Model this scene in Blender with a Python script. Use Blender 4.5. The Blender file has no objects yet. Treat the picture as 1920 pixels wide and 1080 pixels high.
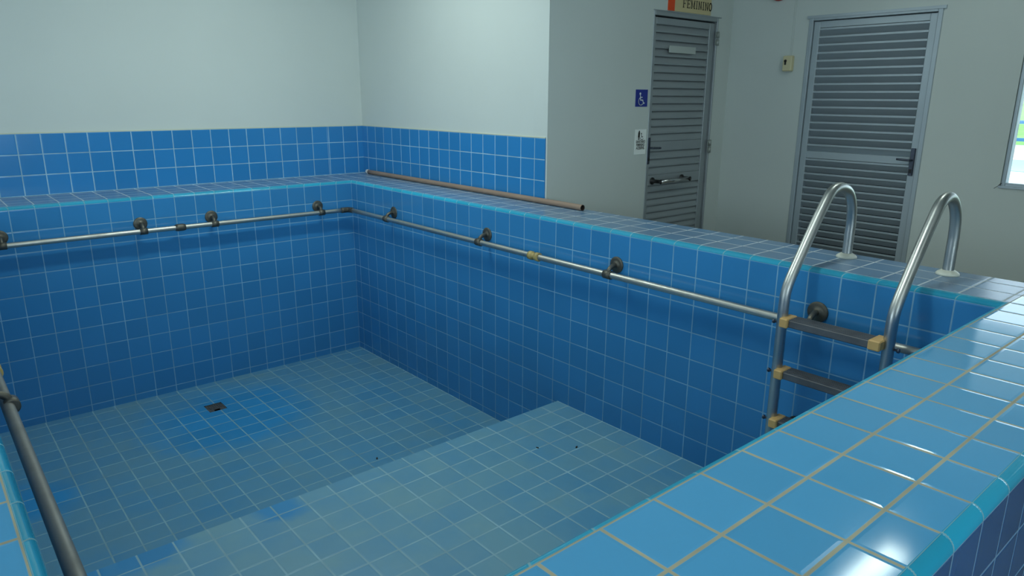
import bpy, math, random
from mathutils import Vector, Matrix

random.seed(7)
T = 0.155          # one wall tile with its joint, in metres; the scene below is laid out in tiles
Z0 = 4.4           # room floor lies 4.4 tiles under the joint line below the pool rim
scn = bpy.context.scene
COL = scn.collection


def W(x, y, z):
    return Vector((x * T, y * T, (z + Z0) * T))


# ------------------------------------------------------------------ camera
CAM = (-20.4114, -38.6619, 5.0657)
RIGHT = Vector((0.760737705, -0.649034026, 0.005742563))
DOWN = Vector((-0.164822201, -0.201731723, -0.965472917))
FWD = Vector((0.627783231, 0.733525150, -0.260440145))
cam_data = bpy.data.cameras.new('camera')
cam_data.sensor_width = 36.0
cam_data.lens = 1334.15 / 1920 * 36.0
cam_data.clip_start = 0.02
cam_data.clip_end = 500
cam = bpy.data.objects.new('camera', cam_data)
COL.objects.link(cam)
m = Matrix((
    (RIGHT.x, -DOWN.x, -FWD.x),
    (RIGHT.y, -DOWN.y, -FWD.y),
    (RIGHT.z, -DOWN.z, -FWD.z))).to_4x4()
m.translation = W(*CAM)
cam.matrix_world = m
scn.camera = cam

# ------------------------------------------------------------------ light and exposure
scn.view_settings.view_transform = 'Standard'
scn.view_settings.look = 'None'
scn.view_settings.gamma = 1.0
scn.view_settings.exposure = 0.0
scn.view_settings.use_curve_mapping = False

world = bpy.data.worlds.new('sky')
scn.world = world
world.use_nodes = True
wbg = world.node_tree.nodes['Background']
wbg.inputs['Color'].default_value = (0.72, 0.88, 1.0, 1)
wbg.inputs['Strength'].default_value = 3.2


def area_light(name, loc, target, sx, sy, power, color, spread=math.pi):
    d = bpy.data.lights.new(name, 'AREA')
    d.shape = 'RECTANGLE'
    d.size, d.size_y = sx * T, sy * T
    d.energy = power
    d.color = color
    d.spread = spread
    o = bpy.data.objects.new(name, d)
    COL.objects.link(o)
    o.location = W(*loc)
    o.rotation_euler = (W(*target) - W(*loc)).to_track_quat('-Z', 'Y').to_euler()
    return o


DAY = (0.80, 0.96, 1.0)
# daylight entering by the windows of the side and front walls behind the camera
area_light('daylight_front', (-24, -61.3, 6.0), (-24, 0, 3.0), 26, 8, 95, DAY)
area_light('daylight_left', (-46.2, -22, 6.5), (0, -22, 3.0), 24, 8, 40, DAY)


# ------------------------------------------------------------------ mesh helpers
class MB:
    def __init__(s):
        s.v, s.f, s.uv, s.sm, s.mi = [], [], [], [], []

    def face(s, pts, uvs=None, smooth=False, mi=0):
        b = len(s.v)
        s.v += [Vector(p) for p in pts]
        s.f.append(list(range(b, b + len(pts))))
        s.uv.append(uvs or [(0.5, 0.5)] * len(pts))
        s.sm.append(smooth)
        s.mi.append(mi)

    def box(s, a, b, mi=0, bev=0.0):
        x0, x1 = sorted((a[0], b[0])); y0, y1 = sorted((a[1], b[1])); z0, z1 = sorted((a[2], b[2]))
        if bev <= 0:
            P = [(x0, y0, z0), (x1, y0, z0), (x1, y1, z0), (x0, y1, z0), (x0, y0, z1), (x1, y0, z1), (x1, y1, z1), (x0, y1, z1)]
            for q in ((3, 2, 1, 0), (4, 5, 6, 7), (0, 1, 5, 4), (1, 2, 6, 5), (2, 3, 7, 6), (3, 0, 4, 7)):
                s.face([P[i] for i in q], mi=mi)
            return
        k = bev
        cs = {}
        base = len(s.v)
        idx = 0
        for sx, xa in ((0, x0), (1, x1)):
            for sy, ya in ((0, y0), (1, y1)):
                for sz, za in ((0, z0), (1, z1)):
                    dx = k if sx == 0 else -k; dy = k if sy == 0 else -k; dz = k if sz == 0 else -k
                    s.v += [Vector((xa, ya + dy, za + dz)), Vector((xa + dx, ya, za + dz)), Vector((xa + dx, ya + dy, za))]
                    cs[(sx, sy, sz)] = (base + idx, base + idx + 1, base + idx + 2)
                    idx += 3

        def add(ids):
            c = sum((s.v[i] for i in ids), Vector()) / len(ids)
            n = (s.v[ids[1]] - s.v[ids[0]]).cross(s.v[ids[2]] - s.v[ids[1]])
            mid = Vector(((x0 + x1) / 2, (y0 + y1) / 2, (z0 + z1) / 2))
            if n.dot(c - mid) < 0:
                ids = ids[::-1]
            s.f.append(list(ids)); s.uv.append([(0.5, 0.5)] * len(ids)); s.sm.append(False); s.mi.append(mi)
        for sx in (0, 1):
            add([cs[(sx, 0, 0)][0], cs[(sx, 1, 0)][0], cs[(sx, 1, 1)][0], cs[(sx, 0, 1)][0]])
        for sy in (0, 1):
            add([cs[(0, sy, 0)][1], cs[(1, sy, 0)][1], cs[(1, sy, 1)][1], cs[(0, sy, 1)][1]])
        for sz in (0, 1):
            add([cs[(0, 0, sz)][2], cs[(1, 0, sz)][2], cs[(1, 1, sz)][2], cs[(0, 1, sz)][2]])
        for sy in (0, 1):
            for sz in (0, 1):
                add([cs[(0, sy, sz)][1], cs[(1, sy, sz)][1], cs[(1, sy, sz)][2], cs[(0, sy, sz)][2]])
        for sx in (0, 1):
            for sz in (0, 1):
                add([cs[(sx, 0, sz)][0], cs[(sx, 1, sz)][0], cs[(sx, 1, sz)][2], cs[(sx, 0, sz)][2]])
        for sx in (0, 1):
            for sy in (0, 1):
                add([cs[(sx, sy, 0)][0], cs[(sx, sy, 1)][0], cs[(sx, sy, 1)][1], cs[(sx, sy, 0)][1]])
        for c in cs.values():
            add(list(c))

    def rings(s, rings, closed_ends=(True, True), mi=0, smooth=True):
        """rings: lists of equal length, each a loop of points"""
        n = len(rings[0])
        b = len(s.v)
        for r in rings:
            s.v += [Vector(p) for p in r]
        for i in range(len(rings) - 1):
            for j in range(n):
                a0 = b + i * n + j; a1 = b + i * n + (j + 1) % n
                s.f.append([a0, a1, a1 + n, a0 + n])
                s.uv.append([(0.5, 0.5)] * 4); s.sm.append(smooth); s.mi.append(mi)
        for e, flag in ((0, closed_ends[0]), (len(rings) - 1, closed_ends[1])):
            if flag:
                ids = [b + e * n + j for j in range(n)]
                if e == 0:
                    ids = ids[::-1]
                s.f.append(ids); s.uv.append([(0.5, 0.5)] * n); s.sm.append(False); s.mi.append(mi)

    def tube(s, path, r, n=14, caps=(True, True), mi=0):
        P = [Vector(p) for p in path]
        rr = r if isinstance(r, (list, tuple)) else [r] * len(P)
        t0 = (P[1] - P[0]).normalized()
        up = Vector((0, 0, 1)) if abs(t0.z) < 0.9 else Vector((0, 1, 0))
        nrm = (up - t0 * up.dot(t0)).normalized()
        out = []
        for i, p in enumerate(P):
            if i == 0:
                t = t0
            elif i == len(P) - 1:
                t = (P[i] - P[i - 1]).normalized()
            else:
                t = ((P[i + 1] - P[i]).normalized() + (P[i] - P[i - 1]).normalized()).normalized()
            nrm = (nrm - t * nrm.dot(t)).normalized()
            bi = t.cross(nrm)
            out.append([p + (nrm * math.cos(2 * math.pi * j / n) + bi * math.sin(2 * math.pi * j / n)) * rr[i] for j in range(n)])
        s.rings(out, caps, mi)

    def lathe(s, base, axis, prof, n=24, mi=0):
        """prof: (distance along axis, radius)"""
        base = Vector(base); t = Vector(axis).normalized()
        path = [base + t * d for d, _ in prof]
        up = Vector((0, 0, 1)) if abs(t.z) < 0.9 else Vector((0, 1, 0))
        nrm = (up - t * up.dot(t)).normalized(); bi = t.cross(nrm)
        out = [[p + (nrm * math.cos(2 * math.pi * j / n) + bi * math.sin(2 * math.pi * j / n)) * max(r, 1e-4) for j in range(n)] for p, (_, r) in zip(path, prof)]
        s.rings(out, (True, True), mi)

    def strip(s, pts, w, frame, th=0.012, mi=0):
        """a flat stroke of width w along 2D points, laid by frame(u, v, d) -> 3D"""
        for (a, b) in zip(pts[:-1], pts[1:]):
            d = Vector((b[0] - a[0], b[1] - a[1])); L = d.length
            if L < 1e-6:
                continue
            d /= L; q = Vector((-d.y, d.x)) * w / 2
            e = d * w * 0.28
            c = [(a[0] - e.x + q.x, a[1] - e.y + q.y), (a[0] - e.x - q.x, a[1] - e.y - q.y), (b[0] + e.x - q.x, b[1] + e.y - q.y), (b[0] + e.x + q.x, b[1] + e.y + q.y)]
            s.face([frame(u, v, th) for u, v in c], mi=mi)

    def disc(s, c, r, frame, th=0.012, n=20, mi=0):
        s.face([frame(c[0] + r * math.cos(2 * math.pi * k / n), c[1] + r * math.sin(2 * math.pi * k / n), th) for k in range(n)], mi=mi)

    def build(s, name, mats, parent=None, base=None):
        """base: origin in tiles for a top-level mesh; a child sits in its parent's frame"""
        if parent is not None:
            org = WORLD[parent.name]
        else:
            org = W(*base) if base else Vector((0, 0, 0))
        me = bpy.data.meshes.new(name)
        me.from_pydata([tuple(W(*p) - org) for p in s.v], [], s.f)
        uvl = me.uv_layers.new(name='tiles')
        k = 0
        for uvs in s.uv:
            for u in uvs:
                uvl.data[k].uv = u
                k += 1
        for i, p in enumerate(me.polygons):
            p.use_smooth = s.sm[i]
            p.material_index = s.mi[i]
        for mt in (mats if isinstance(mats, (list, tuple)) else [mats]):
            me.materials.append(mt)
        me.update()
        o = bpy.data.objects.new(name, me)
        COL.objects.link(o)
        if parent is not None:
            o.parent = parent
        else:
            o.location = org
        WORLD[o.name] = org
        return o


WORLD = {}


def thing(name, label, cat, base, group=None):
    o = bpy.data.objects.new(name, None)
    o.empty_display_size = 0.1
    COL.objects.link(o)
    o.location = W(*base)
    WORLD[o.name] = W(*base)
    return tag(o, label, cat, group)


def tag(o, label=None, cat=None, group=None, kind=None):
    if label: o['label'] = label
    if cat: o['category'] = cat
    if group: o['group'] = group
    if kind: o['kind'] = kind
    return o


def catmull(P, k=6):
    P = [Vector(p) for p in P]
    Q = [P[0] * 2 - P[1]] + P + [P[-1] * 2 - P[-2]]
    out = []
    for i in range(1, len(Q) - 2):
        a, b, c, d = Q[i - 1:i + 3]
        for j in range(k):
            t = j / k
            out.append(0.5 * ((2 * b) + (c - a) * t + (2 * a - 5 * b + 4 * c - d) * t * t + (3 * b - a - 3 * c + d) * t ** 3))
    out.append(P[-1])
    return out


# ------------------------------------------------------------------ materials
def lin(c):
    return tuple(((v / 255) / 12.92 if v / 255 <= 0.04045 else ((v / 255 + 0.055) / 1.055) ** 2.4) for v in c) + (1,)


class NT:
    def __init__(s, name):
        s.m = bpy.data.materials.new(name)
        s.m.use_nodes = True
        s.t = s.m.node_tree
        s.b = s.t.nodes['Principled BSDF']

    def n(s, typ, **kw):
        nd = s.t.nodes.new(typ)
        for k, v in kw.items():
            setattr(nd, k, v)
        return nd

    def l(s, a, b):
        s.t.links.new(a, b)

    def math(s, op, a, b=None, c=None, clamp=False):
        nd = s.n('ShaderNodeMath', operation=op)
        nd.use_clamp = clamp
        for i, v in enumerate((a, b, c)):
            if v is None:
                continue
            if isinstance(v, (int, float)):
                nd.inputs[i].default_value = v
            else:
                s.l(v, nd.inputs[i])
        return nd.outputs[0]

    def mix(s, f, a, b):
        nd = s.n('ShaderNodeMix', data_type='RGBA')
        for sock, v in ((nd.inputs['Factor'], f), (nd.inputs[6], a), (nd.inputs[7], b)):
            if isinstance(v, (int, float, tuple)):
                sock.default_value = v
            else:
                s.l(v, sock)
        return nd.outputs[2]

    def ramp(s, v, lo, hi):
        nd = s.n('ShaderNodeMapRange')
        nd.inputs['From Min'].default_value = lo
        nd.inputs['From Max'].default_value = hi
        nd.clamp = True
        s.l(v, nd.inputs['Value'])
        return nd.outputs['Result']

    def noise(s, scale, detail=3, coord='Object', rough=0.5):
        tc = s.n('ShaderNodeTexCoord')
        nd = s.n('ShaderNodeTexNoise')
        nd.inputs['Scale'].default_value = scale
        nd.inputs['Detail'].default_value = detail
        nd.inputs['Roughness'].default_value = rough
        s.l(tc.outputs[coord], nd.inputs['Vector'])
        return nd.outputs['Fac']

    def bump(s, h, strength=0.3, dist=0.01):
        nd = s.n('ShaderNodeBump')
        nd.inputs['Strength'].default_value = strength
        nd.inputs['Distance'].default_value = dist
        s.l(h, nd.inputs['Height'])
        s.l(nd.outputs['Normal'], s.b.inputs['Normal'])

    def set(s, **kw):
        for k, v in kw.items():
            s.b.inputs[k].default_value = v
        return s


def paint(name, rgb, rough=0.6, var=0.06, scale=1.2, bump=0.0, metallic=0.0, spec=0.5, fine=180.0):
    t = NT(name)
    c = lin(rgb)
    dark = tuple(v * (1 - var) for v in c[:3]) + (1,)
    lite = tuple(min(1, v * (1 + var)) for v in c[:3]) + (1,)
    f = t.ramp(t.noise(scale, 4), 0.3, 0.7)
    t.l(t.mix(f, dark, lite), t.b.inputs['Base Color'])
    t.set(Roughness=rough, Metallic=metallic)
    t.b.inputs['Specular IOR Level'].default_value = spec
    if bump > 0:
        t.bump(t.noise(fine, 2), bump, 0.002)
    return t.m


def tiles(name, rgb, grout, gw=0.028, rough=0.18, var=0.10, dirt_sheen=None, dirt_sheen_amt=0.0, tilt=0.004, clean=None, gvar=0.3, edge=0.0006, wave=0.0002, rvar=0.10, dlo=0.30, dhi=0.62):
    """glazed square tiles: integer steps of the mesh's UVs are the joints"""
    t = NT(name)
    uv = t.n('ShaderNodeUVMap', uv_map='tiles')
    sp = t.n('ShaderNodeSeparateXYZ')
    t.l(uv.outputs[0], sp.inputs[0])
    u, v = sp.outputs[0], sp.outputs[1]
    fu, fv = t.math('FRACT', u), t.math('FRACT', v)
    du = t.math('MINIMUM', fu, t.math('SUBTRACT', 1.0, fu))
    dv = t.math('MINIMUM', fv, t.math('SUBTRACT', 1.0, fv))
    d = t.math('MINIMUM', du, dv)
    wob = t.math('MULTIPLY_ADD', t.noise(9.0, 2), gw * 0.5, -gw * 0.25)
    dd = t.math('ADD', d, wob)
    g = t.math('SUBTRACT', 1.0, t.ramp(dd, gw * 0.72, gw * 1.15))
    cu, cv = t.math('FLOOR', u), t.math('FLOOR', v)
    cb = t.n('ShaderNodeCombineXYZ')
    t.l(cu, cb.inputs[0]); t.l(cv, cb.inputs[1])
    wn = t.n('ShaderNodeTexWhiteNoise', noise_dimensions='3D')
    t.l(cb.outputs[0], wn.inputs['Vector'])
    rnd, rcol = wn.outputs['Value'], wn.outputs['Color']
    c = lin(rgb)
    a = tuple(x * (1 - var) for x in c[:3]) + (1,)
    b = tuple(x * (1 + var) for x in c[:3]) + (1,)
    base = t.mix(rnd, a, b)
    if dirt_sheen is not None:  # film of dirt; for the far coping also a painted reflection
        dn = t.ramp(t.noise(2.2, 5, rough=0.6), dlo, dhi)
        dn = t.math('MULTIPLY', t.math('MULTIPLY_ADD', dn, 0.45, 0.55), dirt_sheen_amt)
        dn = t.math('MULTIPLY', dn, t.math('MULTIPLY_ADD', rnd, 0.4, 0.8))
        if clean is not None:      # places where the film of dirt is washed off
            geo = t.n('ShaderNodeNewGeometry')
            tot = None
            for (px, py, rad) in clean:
                w = W(px, py, 0)
                sub = t.n('ShaderNodeVectorMath', operation='SUBTRACT')
                sub.inputs[1].default_value = (w.x, w.y, 0)
                t.l(geo.outputs['Position'], sub.inputs[0])
                flat = t.n('ShaderNodeVectorMath', operation='MULTIPLY')
                flat.inputs[1].default_value = (1, 1, 0)
                t.l(sub.outputs[0], flat.inputs[0])
                ln = t.n('ShaderNodeVectorMath', operation='LENGTH')
                t.l(flat.outputs[0], ln.inputs[0])
                r = t.math('ADD', ln.outputs['Value'], t.math('MULTIPLY_ADD', t.noise(3.0, 3), 0.5, -0.25))
                k = t.ramp(r, rad * T * 0.5, rad * T)
                tot = k if tot is None else t.math('MULTIPLY', tot, k)
            dn = t.math('MULTIPLY', dn, tot)
        base = t.mix(dn, base, lin(dirt_sheen))
    gn = t.ramp(t.noise(5.0, 3), 0.3, 0.7)
    gc = lin(grout)
    gcol = t.mix(gn, tuple(x * (1 - gvar) for x in gc[:3]) + (1,), gc)
    col = t.mix(g, base, gcol)
    t.l(col, t.b.inputs['Base Color'])
    rn = t.math('MULTIPLY_ADD', t.noise(4.0, 2), rvar, rough - rvar / 2)
    t.l(t.math('MULTIPLY_ADD', g, 0.6, rn), t.b.inputs['Roughness'])
    # pillowed edges, sunk joints, a little tilt to each tile
    sc = t.n('ShaderNodeSeparateXYZ')
    t.l(rcol, sc.inputs[0])
    tl = t.math('ADD', t.math('MULTIPLY', t.math('SUBTRACT', sc.outputs[0], 0.5), t.math('SUBTRACT', fu, 0.5)),
                t.math('MULTIPLY', t.math('SUBTRACT', sc.outputs[1], 0.5), t.math('SUBTRACT', fv, 0.5)))
    h = t.math('MULTIPLY', tl, tilt * T * 2)
    h = t.math('ADD', h, t.math('MULTIPLY', t.ramp(d, gw * 0.8, gw * 2.6), edge))
    h = t.math('ADD', h, t.math('MULTIPLY', t.noise(5.0, 1), wave))
    t.bump(h, 1.0, 1.0)
    return t.m


def metal(name, rgb, rough=0.3, spots=0.25, scale=20, metallic=1.0):
    t = NT(name)
    c = lin(rgb)
    f = t.ramp(t.noise(scale, 5, rough=0.65), 0.35, 0.75)
    t.l(t.mix(t.math('MULTIPLY', f, spots), c, tuple(v * 0.35 for v in c[:3]) + (1,)), t.b.inputs['Base Color'])
    t.l(t.math('MULTIPLY_ADD', f, 0.25, rough), t.b.inputs['Roughness'])
    t.set(Metallic=metallic)
    return t.m


def emit(name, rgb, strength):
    t = NT(name)
    t.set(Roughness=0.5)
    t.b.inputs['Base Color'].default_value = lin(rgb)
    t.b.inputs['Emission Color'].default_value = lin(rgb)
    t.b.inputs['Emission Strength'].default_value = strength
    return t.m


BLUE = (56, 130, 186)
M = {}
M['wall'] = paint('wall_paint', (197, 205, 202), 0.7, 0.03, 0.8, 0.12)
M['ceiling'] = paint('ceiling_paint', (205, 210, 206), 0.8, 0.02)
M['floor'] = tiles('floor_tile', (140, 140, 132), (95, 95, 90), 0.02, 0.4)
M['tile_wall'] = tiles('pool_wall_tile', BLUE, (130, 180, 212), 0.020, 0.16, 0.06)
M['tile_band'] = tiles('wall_band_tile', (46, 126, 188), (160, 200, 222), 0.022, 0.2, 0.06)
M['tile_floor'] = tiles('pool_floor_tile', (48, 134, 188), (134, 174, 188), 0.027, 0.34, 0.08, (112, 146, 148), 0.60,
                        clean=((-9.8, -5.0, 4.6), (-19.4, -8.0, 2.6)))
M['tile_step'] = tiles('pool_step_tile', (50, 136, 190), (150, 188, 202), 0.027, 0.34, 0.07, (124, 162, 166), 0.66,
                       clean=((-16.5, -18.0, 1.2), (-13.0, -18.0, 1.1), (-19.0, -18.2, 1.5)))
M['tile_coping'] = tiles('coping_tile', (80, 162, 212), (178, 172, 146), 0.027, 0.09, 0.05, (120, 140, 150), 0.10, tilt=0.010)
M['tile_coping_far'] = tiles('dust_sheen_coping_tile', (72, 136, 186), (206, 216, 222), 0.024, 0.26, 0.04, (126, 132, 140), 0.58, tilt=0.002, wave=0.0, rvar=0.03, dlo=-0.4, dhi=1.2)  # film greys it for dust and for the wall's grazing reflection
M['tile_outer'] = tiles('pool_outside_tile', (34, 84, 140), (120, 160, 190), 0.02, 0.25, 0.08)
M['trim'] = tiles('bullnose_glaze', (40, 156, 192), (130, 180, 195), 0.016, 0.12, 0.10, tilt=0.004)  # pale crest joint, which also stands in for the edge highlight
M['cream'] = paint('cream_grout', (196, 200, 180), 0.8)
M['steel'] = metal('polished_steel', (188, 190, 188), 0.29, 0.03, 3)
M['steel_dull'] = metal('dull_steel', (134, 135, 132), 0.48, 0.3, 4, 0.75)
M['steel_rail'] = metal('rail_steel', (190, 190, 184), 0.36, 0.35, 4)
M['bronze'] = metal('tarnished_fitting', (106, 104, 96), 0.42, 0.6, 16, 0.8)
M['brass'] = paint('yellowed_fitting', (168, 148, 92), 0.45, 0.25, 20)
M['tan_cap'] = paint('yellowed_plastic', (206, 166, 104), 0.5, 0.12, 8)
M['flange'] = paint('white_plastic', (206, 208, 196), 0.4, 0.05)
M['tread'] = paint('grey_tread', (92, 94, 98), 0.55, 0.2, 14, 0.0, 0.3)
M['pipe'] = paint('brown_pipe', (142, 120, 104), 0.5, 0.10, 4)
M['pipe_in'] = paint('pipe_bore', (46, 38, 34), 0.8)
M['pipe_end'] = paint('pale_cap', (188, 192, 190), 0.6)
M['alu'] = paint('painted_aluminium', (170, 182, 190), 0.42, 0.04, 2, 0.0, 0.35)
M['alu_dark'] = paint('grey_aluminium', (152, 160, 164), 0.42, 0.04, 2, 0.0, 0.35)
M['back'] = paint('added_gap_backing', (40, 46, 52), 0.8)  # dark colour stands for the unlit space behind the slats
M['lock'] = metal('lock_metal', (96, 102, 116), 0.4, 0.3)
M['hinge'] = paint('hinge_grey', (150, 156, 152), 0.4, 0.05, 3, 0, 0.4)
M['chrome'] = metal('chrome', (200, 200, 200), 0.08, 0.05)
M['black'] = paint('black_plastic', (22, 24, 26), 0.5)
M['sign_blue'] = paint('sign_blue', (30, 48, 140), 0.4, 0.03)
M['sign_white'] = paint('sign_white', (236, 242, 240), 0.5, 0.03)
M['sign_cream'] = paint('sign_cream', (200, 186, 142), 0.5, 0.04)
M['sign_orange'] = paint('sign_orange', (222, 74, 20), 0.5, 0.04)
M['ink'] = paint('sign_ink', (34, 34, 30), 0.6)
M['label'] = paint('paper_label', (176, 184, 180), 0.7, 0.05)
M['box'] = paint('cream_plastic', (206, 198, 160), 0.45, 0.04)
M['red'] = paint('red_plastic', (190, 34, 26), 0.35)
M['drain'] = paint('drain_plate', (74, 74, 72), 0.6, 0.25, 30)
M['pit'] = paint('drain_pit', (12, 13, 14), 0.9)
M['fleck'] = paint('dry_leaf', (40, 36, 26), 0.9)
M['lamp'] = emit('lamp_tube', (235, 255, 246), 6.0)
M['lamp_body'] = paint('lamp_housing', (214, 218, 216), 0.5)
M['grass'] = paint('lawn', (120, 170, 84), 0.9, 0.25, 1.5)
M['deck'] = paint('concrete_deck', (206, 210, 210), 0.9, 0.06, 0.6)
M['water'] = paint('pool_water', (60, 140, 190), 0.15, 0.1, 0.5)
M['rail_blue'] = paint('blue_rail_paint', (50, 112, 150), 0.5)
M['hedge'] = paint('hedge_leaves', (96, 150, 80), 0.9, 0.4, 3.0)
_g = NT('window_glass')
_g.set(Roughness=0.0, IOR=1.45)
_g.b.inputs['Base Color'].default_value = (1, 1, 1, 1)
_tr = _g.n('ShaderNodeBsdfTransparent')
_tr.inputs[0].default_value = (0.94, 0.98, 0.98, 1)
_gl = _g.n('ShaderNodeBsdfGlossy')
_gl.inputs['Roughness'].default_value = 0.02
_fr = _g.n('ShaderNodeFresnel')
_mx = _g.n('ShaderNodeMixShader')
_g.l(_fr.outputs[0], _mx.inputs[0]); _g.l(_tr.outputs[0], _mx.inputs[1]); _g.l(_gl.outputs[0], _mx.inputs[2])
_g.l(_mx.outputs[0], _g.t.nodes['Material Output'].inputs['Surface'])
M['glass'] = _g.m

# ------------------------------------------------------------------ the setting
CEIL = 15.5
FL = -4.4
YB, XP, YQ, XR = 3.65, 2.93, -13.87, 17.3
XL, YF = -45.0, -60.0


def wall(name, axis, plane, back, u0, u1, z0, z1, holes, label):
    """a wall of real thickness in the plane axis=plane, with openings (u0,u1,z0,z1) and their reveals"""
    mb = MB()
    us = sorted({u0, u1} | {h[i] for h in holes for i in (0, 1)})
    zs = sorted({z0, z1} | {h[i] for h in holes for i in (2, 3)})

    def P(u, z, w):
        return (w, u, z) if axis == 0 else (u, w, z)

    def q(a, b, c, d):
        mb.face([a, b, c, d])
    for i in range(len(us) - 1):
        for j in range(len(zs) - 1):
            uc, zc = (us[i] + us[i + 1]) / 2, (zs[j] + zs[j + 1]) / 2
            if any(h[0] < uc < h[1] and h[2] < zc < h[3] for h in holes):
                continue
            for w in (plane, back):
                q(P(us[i], zs[j], w), P(us[i + 1], zs[j], w), P(us[i + 1], zs[j + 1], w), P(us[i], zs[j + 1], w))
    for (a, b, c, d) in list(holes) + [(u0, u1, z0, z1)]:
        q(P(a, c, plane), P(a, c, back), P(a, d, back), P(a, d, plane))
        q(P(b, c, plane), P(b, c, back), P(b, d, back), P(b, d, plane))
        q(P(a, d, plane), P(a, d, back), P(b, d, back), P(b, d, plane))
        q(P(a, c, plane), P(a, c, back), P(b, c, back), P(b, c, plane))
    base = P((u0 + u1) / 2, z0, plane)
    o = mb.build(name, M['wall'], base=base)
    return tag(o, label, kind='structure')


wall('wall_back', 1, YB, YB + 1.2, XL - 1.2, XP, FL, CEIL, [], 'off-white back wall above the band of blue tiles')
wall('wall_partition', 0, XP, XP + 1.0, YQ + 1.0, YB + 1.2, FL, CEIL, [], 'short off-white wall to the right of the pool corner')
D1 = (10.25, 15.95, FL, 9.37)
wall('wall_recess', 1, YQ, YQ + 1.0, XP, XR + 1.2, FL, CEIL, [D1], 'shaded off-white wall holding the narrow louvred door')
D2 = (-25.0, -18.55, FL, 9.12)
WIN = (-41.0, -28.45, 1.25, 9.2)
wall('wall_right', 0, XR, XR + 1.2, YF, YQ + 1.0, FL, CEIL, [D2, WIN], 'off-white right wall holding the wide louvred door and a window')
mb = MB()
for (a, b, w) in (((-28.50, 1.40), (-28.40, 1.28), 0.035), ((-28.40, 1.28), (-28.24, 1.14), 0.022)):
    mb.strip([a, b], w, lambda u, v, d: (XR - d, u, v), 0.006)
mb.build('crack', M['black'], bpy.data.objects['wall_right'])
WL = (-34.0, -10.0, 2.0, 11.0)
wall('wall_left', 0, XL, XL - 1.2, YF, YB, FL, CEIL, [WL], 'off-white left wall with a wide window')
WF = (-38.0, -10.0, 1.5, 11.0)
wall('wall_front', 1, YF, YF - 1.2, XL, XR, FL, CEIL, [WF], 'off-white front wall with a wide window')

# the floor is opened where the sunken pool stands
mb = MB()


def floor_piece(x0, x1, y0, y1, z, uo=0.0, vo=0.0):
    mb.face([(x0, y0, z), (x1, y0, z), (x1, y1, z), (x0, y1, z)], [((x - uo) / 2.6, (y - vo) / 2.6) for x, y in ((x0, y0), (x1, y0), (x1, y1), (x0, y1))])


floor_piece(XL, -22.9, YF, YB, FL)
floor_piece(-22.9, XR, YF, -36.55, FL)
floor_piece(2.93, XR, -36.55, YQ, FL)
tag(mb.build('floor', M['floor'], base=(0, -40, FL)), 'grey tiled room floor around the raised pool', kind='structure')
mb = MB()
mb.box((XL - 1.2, YF - 1.2, CEIL), (XR + 1.2, YB + 1.2, CEIL + 0.8))
tag(mb.build('ceiling', M['ceiling'], base=(-14, -28, CEIL)), 'white ceiling over the pool hall', kind='structure')

# tiled bands above the coping
BT = 3.16
mb = MB()
yf = YB - 0.05
cols = [XL, 0.42, 0.55, XP]


def back_u(x):
    if x <= 0.42:
        return (x - 0.42) / 1.019
    return x - 0.52


for x0, x1 in ((XL, 0.42), (0.42, XP - 0.05)):
    f = (lambda x: (x - 0.42) / 1.019) if x1 <= 0.42 else (lambda x: x - 0.50)
    mb.face([(x0, yf, 0.15), (x1, yf, 0.15), (x1, yf, BT), (x0, yf, BT)], [(f(x0), -0.01), (f(x1), -0.01), (f(x1), 3.0), (f(x0), 3.0)])
tb = mb.build('trim_1', M['tile_band'], base=(-10, yf, 0.15))
tag(tb, 'band of three rows of blue tiles along the back wall', kind='structure')
mb = MB()
mb.box((XL, yf - 0.008, BT), (XP - 0.05, YB, BT + 0.045))
mb.build('cream_edge', M['cream'], tb)
mb = MB()
xf = XP - 0.05
yend = -13.77
mb.face([(xf, yf, 0.15), (xf, yend, 0.15), (xf, yend, BT), (xf, yf, BT)], [(-yf - 0.05, -0.01), (-yend - 0.05, -0.01), (-yend - 0.05, 3.0), (-yf - 0.05, 3.0)])
mb.face([(xf, yend, 0.15), (XP, yend, 0.15), (XP, yend, BT), (xf, yend, BT)])
tb = mb.build('trim_2', M['tile_band'], base=(xf, -6, 0.15))
tag(tb, 'band of three rows of blue tiles on the short wall beside the pool', kind='structure')
mb = MB()
mb.box((xf - 0.008, yf, BT), (XP, yend, BT + 0.045))
mb.build('cream_edge', M['cream'], tb)

# ------------------------------------------------------------------ the pool
XI0, XI1, YI0, YI1 = -19.9, 0.0, -33.6, 0.0      # inner faces
XO, YO = -22.9, -36.55                            # outer faces
R0 = 0.15
ZD, ZS, YS = -10.35, -7.9, -17.95                 # deep floor, platform, platform edge
pool = thing('therapy_pool', 'large empty blue tiled therapy pool with raised walls in the middle of the hall', 'pool', (-10, -17, ZD))


def tile_face(mb, pts, fu):
    mb.face(pts, [fu(p) for p in pts])


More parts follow.
